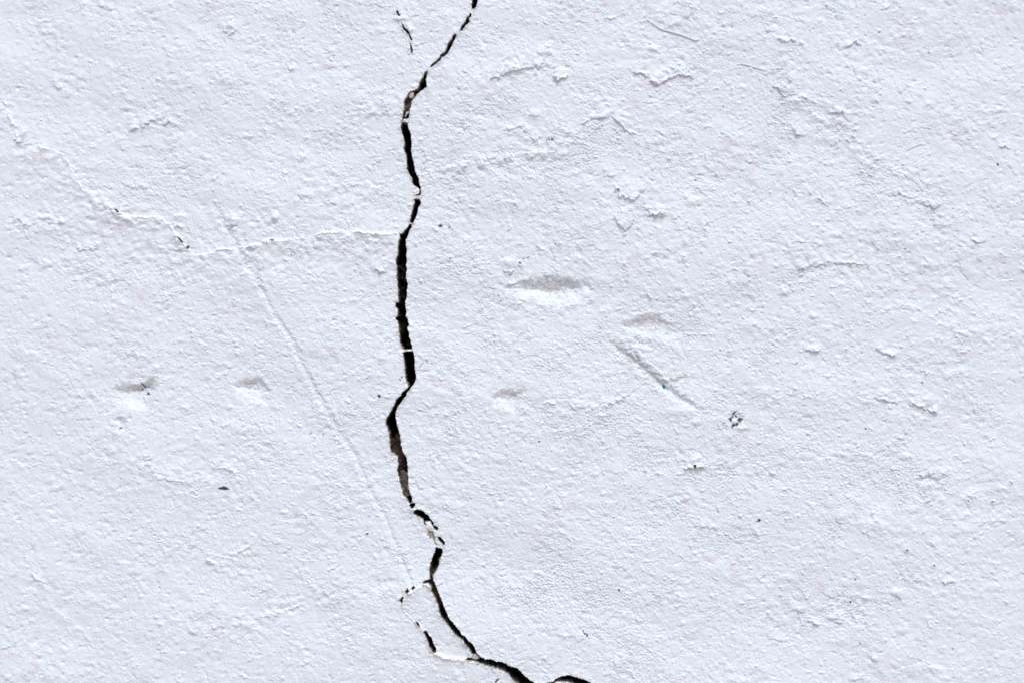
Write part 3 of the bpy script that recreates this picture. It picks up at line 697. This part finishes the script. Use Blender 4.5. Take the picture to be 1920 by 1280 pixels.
def chip(name, outline, base, thick, mat, parent=None, dome=.6, seed=1):
    """small solid flake with a broken outline and a domed, uneven face"""
    r = np.random.default_rng(seed); n = len(outline)
    cx = sum(p[0] for p in outline) / n; cy = sum(p[1] for p in outline) / n
    pts = []
    for i in range(n):
        a, b = outline[i], outline[(i + 1) % n]
        pts += [a, ((a[0] + b[0]) / 2 + r.normal(0, .35), (a[1] + b[1]) / 2 + r.normal(0, .35))]
    N = len(pts); V = []
    for s, h in ((1.0, base - 1.5), (1.0, base + thick * .55), (.62, base + thick), (.28, base + thick * (1 + dome * .4))):
        for p in pts:
            V.append(wp(cx + (p[0] - cx) * s, cy + (p[1] - cy) * s, h + r.normal(0, thick * .14)))
    V.append(wp(cx, cy, base + thick * 1.15)); F = []
    for k in range(3):
        for i in range(N):
            a, b = k * N + i, k * N + (i + 1) % N
            F.append((a, b, b + N, a + N))
    for i in range(N): F.append((3 * N + i, 3 * N + (i + 1) % N, 4 * N))
    F.append(tuple(range(N - 1, -1, -1)))
    return simple(name, V, F, mat, parent)

# broken bits wedged in the crack
chip('plaster_fragment', A_([(682, 1150), (690, 1118), (715, 1100), (745, 1118), (742, 1150), (720, 1178), (695, 1180)]), -3.0, 2.2, M_FRAG, crack_obj[1], seed=3)['label'] = 'small pale plaster fragment wedged in the upper bend of the crack'
chip('plaster_fragment', B_([(640, 345), (655, 318), (680, 312), (690, 325), (668, 345), (650, 372), (632, 382)]), -3.0, 2.0, M_FRAG, crack_obj[1], seed=4)['label'] = 'tiny grey plaster fragment at the neck of the crack'
chip('plaster_fragment', C_([(758, 235), (768, 208), (792, 205), (810, 235), (806, 262), (782, 278), (760, 262)]), height_at(782, 358) - .5, 2.4, M_PAINT and material('white_chip', None, (.8, .81, .84), .6), crack_obj[1], seed=5)['label'] = 'small white plaster chip plugging the crack above its middle'
chip('plaster_fragment', H_([(1175, 975), (1190, 940), (1225, 928), (1262, 955), (1270, 985), (1230, 998), (1195, 992)]), -3.2, 2.2, M_FRAG, crack_obj[1], seed=6)['label'] = 'brown plaster fragment wedged where the lower forks meet'
chip('plaster_fragment', F_([(888, 1050), (895, 1015), (915, 1010), (935, 998), (952, 1030), (965, 1075), (950, 1100), (905, 1090)]), height_at(800, 988) - .3, 2.2, bpy.data.materials['white_chip'], crack_obj[1], seed=7)['label'] = 'white pointed plaster chip standing at the lower bend of the crack'

# loose things stuck to the wall
o = chip('debris_flake', [(408.5, 915), (413, 912.5), (419, 910.3), (423, 911), (428, 914), (431.5, 916.5), (424, 917), (415, 916)], height_at(420, 914) - .2, 1.5, M_DEBRIS, seed=8)
o['label'] = 'tiny dark olive sliver of debris stuck to the wall at lower left'; o['category'] = 'debris'
o = chip('paint_chip', [(1242.5, 720.5), (1246.8, 721.5), (1248.6, 727.8), (1244.8, 730.2), (1241.6, 725.6)], height_at(1246, 726) + .2, 1.4, M_BLUE, seed=9)
o['label'] = 'tiny bright blue paint chip lodged in the diagonal gouge'; o['category'] = 'paint chip'

def tube(name, pts, rad, mat, parent):
    P = []
    for i in range(len(pts) - 1):
        for t in np.linspace(0, 1, 8, endpoint=False):
            P.append((pts[i][0] * (1 - t) + pts[i + 1][0] * t, pts[i][1] * (1 - t) + pts[i + 1][1] * t))
    P.append(pts[-1])
    Q = [np.array(p) for p in P]
    for _ in range(6): Q = [Q[0]] + [(Q[i - 1] + 2 * Q[i] + Q[i + 1]) / 4 for i in range(1, len(Q) - 1)] + [Q[-1]]
    hs = np.array([height_at(q[0], q[1]) for q in Q]); hs = np.convolve(np.pad(hs, 4, 'edge'), np.ones(9) / 9, 'valid')
    V, F, n = [], [], 8
    for i, q in enumerate(Q):
        t = Q[min(i + 1, len(Q) - 1)] - Q[max(i - 1, 0)]; t = t / np.linalg.norm(t); nn = np.array([-t[1], t[0]])
        r = rad * (0.35 + .65 * math.sin(math.pi * min(max(i / (len(Q) - 1), .06), .94)) ** .5)
        for k in range(n):
            a = 2 * math.pi * k / n; e = q + nn * r * math.cos(a)
            V.append(wp(e[0], e[1], hs[i] + .5 + r * math.sin(a)))
    for i in range(len(Q) - 1):
        for k in range(n):
            a, b = i * n + k, i * n + (k + 1) % n
            F.append((a, b, b + n, a + n))
    F.append(tuple(range(n - 1, -1, -1))); F.append(tuple((len(Q) - 1) * n + k for k in range(n)))
    return simple(name, V, F, mat, parent, True)
tube('embedded_fibre', [(1213, 37), (1225, 45), (1240, 55), (1258, 60), (1275, 65), (1292, 71), (1305, 77), (1310, 74)], 1.9, M_FIBRE, wall)['label'] = 'longer curved grey fibre set in the paint near the top'
tube('embedded_fibre', [(1383, 121), (1395, 121), (1405, 123), (1420, 129), (1437, 133)], 1.4, M_FIBRE, wall)['label'] = 'shorter grey fibre set in the paint at upper right'
tube('embedded_fibre', [(1699, 283), (1710, 277), (1720, 273), (1728, 270)], 1.0, M_FIBRE, wall)['label'] = 'short straight grey sliver set in the paint at far upper right'

# ------------------------------------------------------------------ ground in front of the wall
g = simple('ground', [(-30, -30, 0), (30, -30, 0), (30, 8, 0), (-30, 8, 0)], [(0, 1, 2, 3)], M_GROUND)
g['kind'] = 'structure'
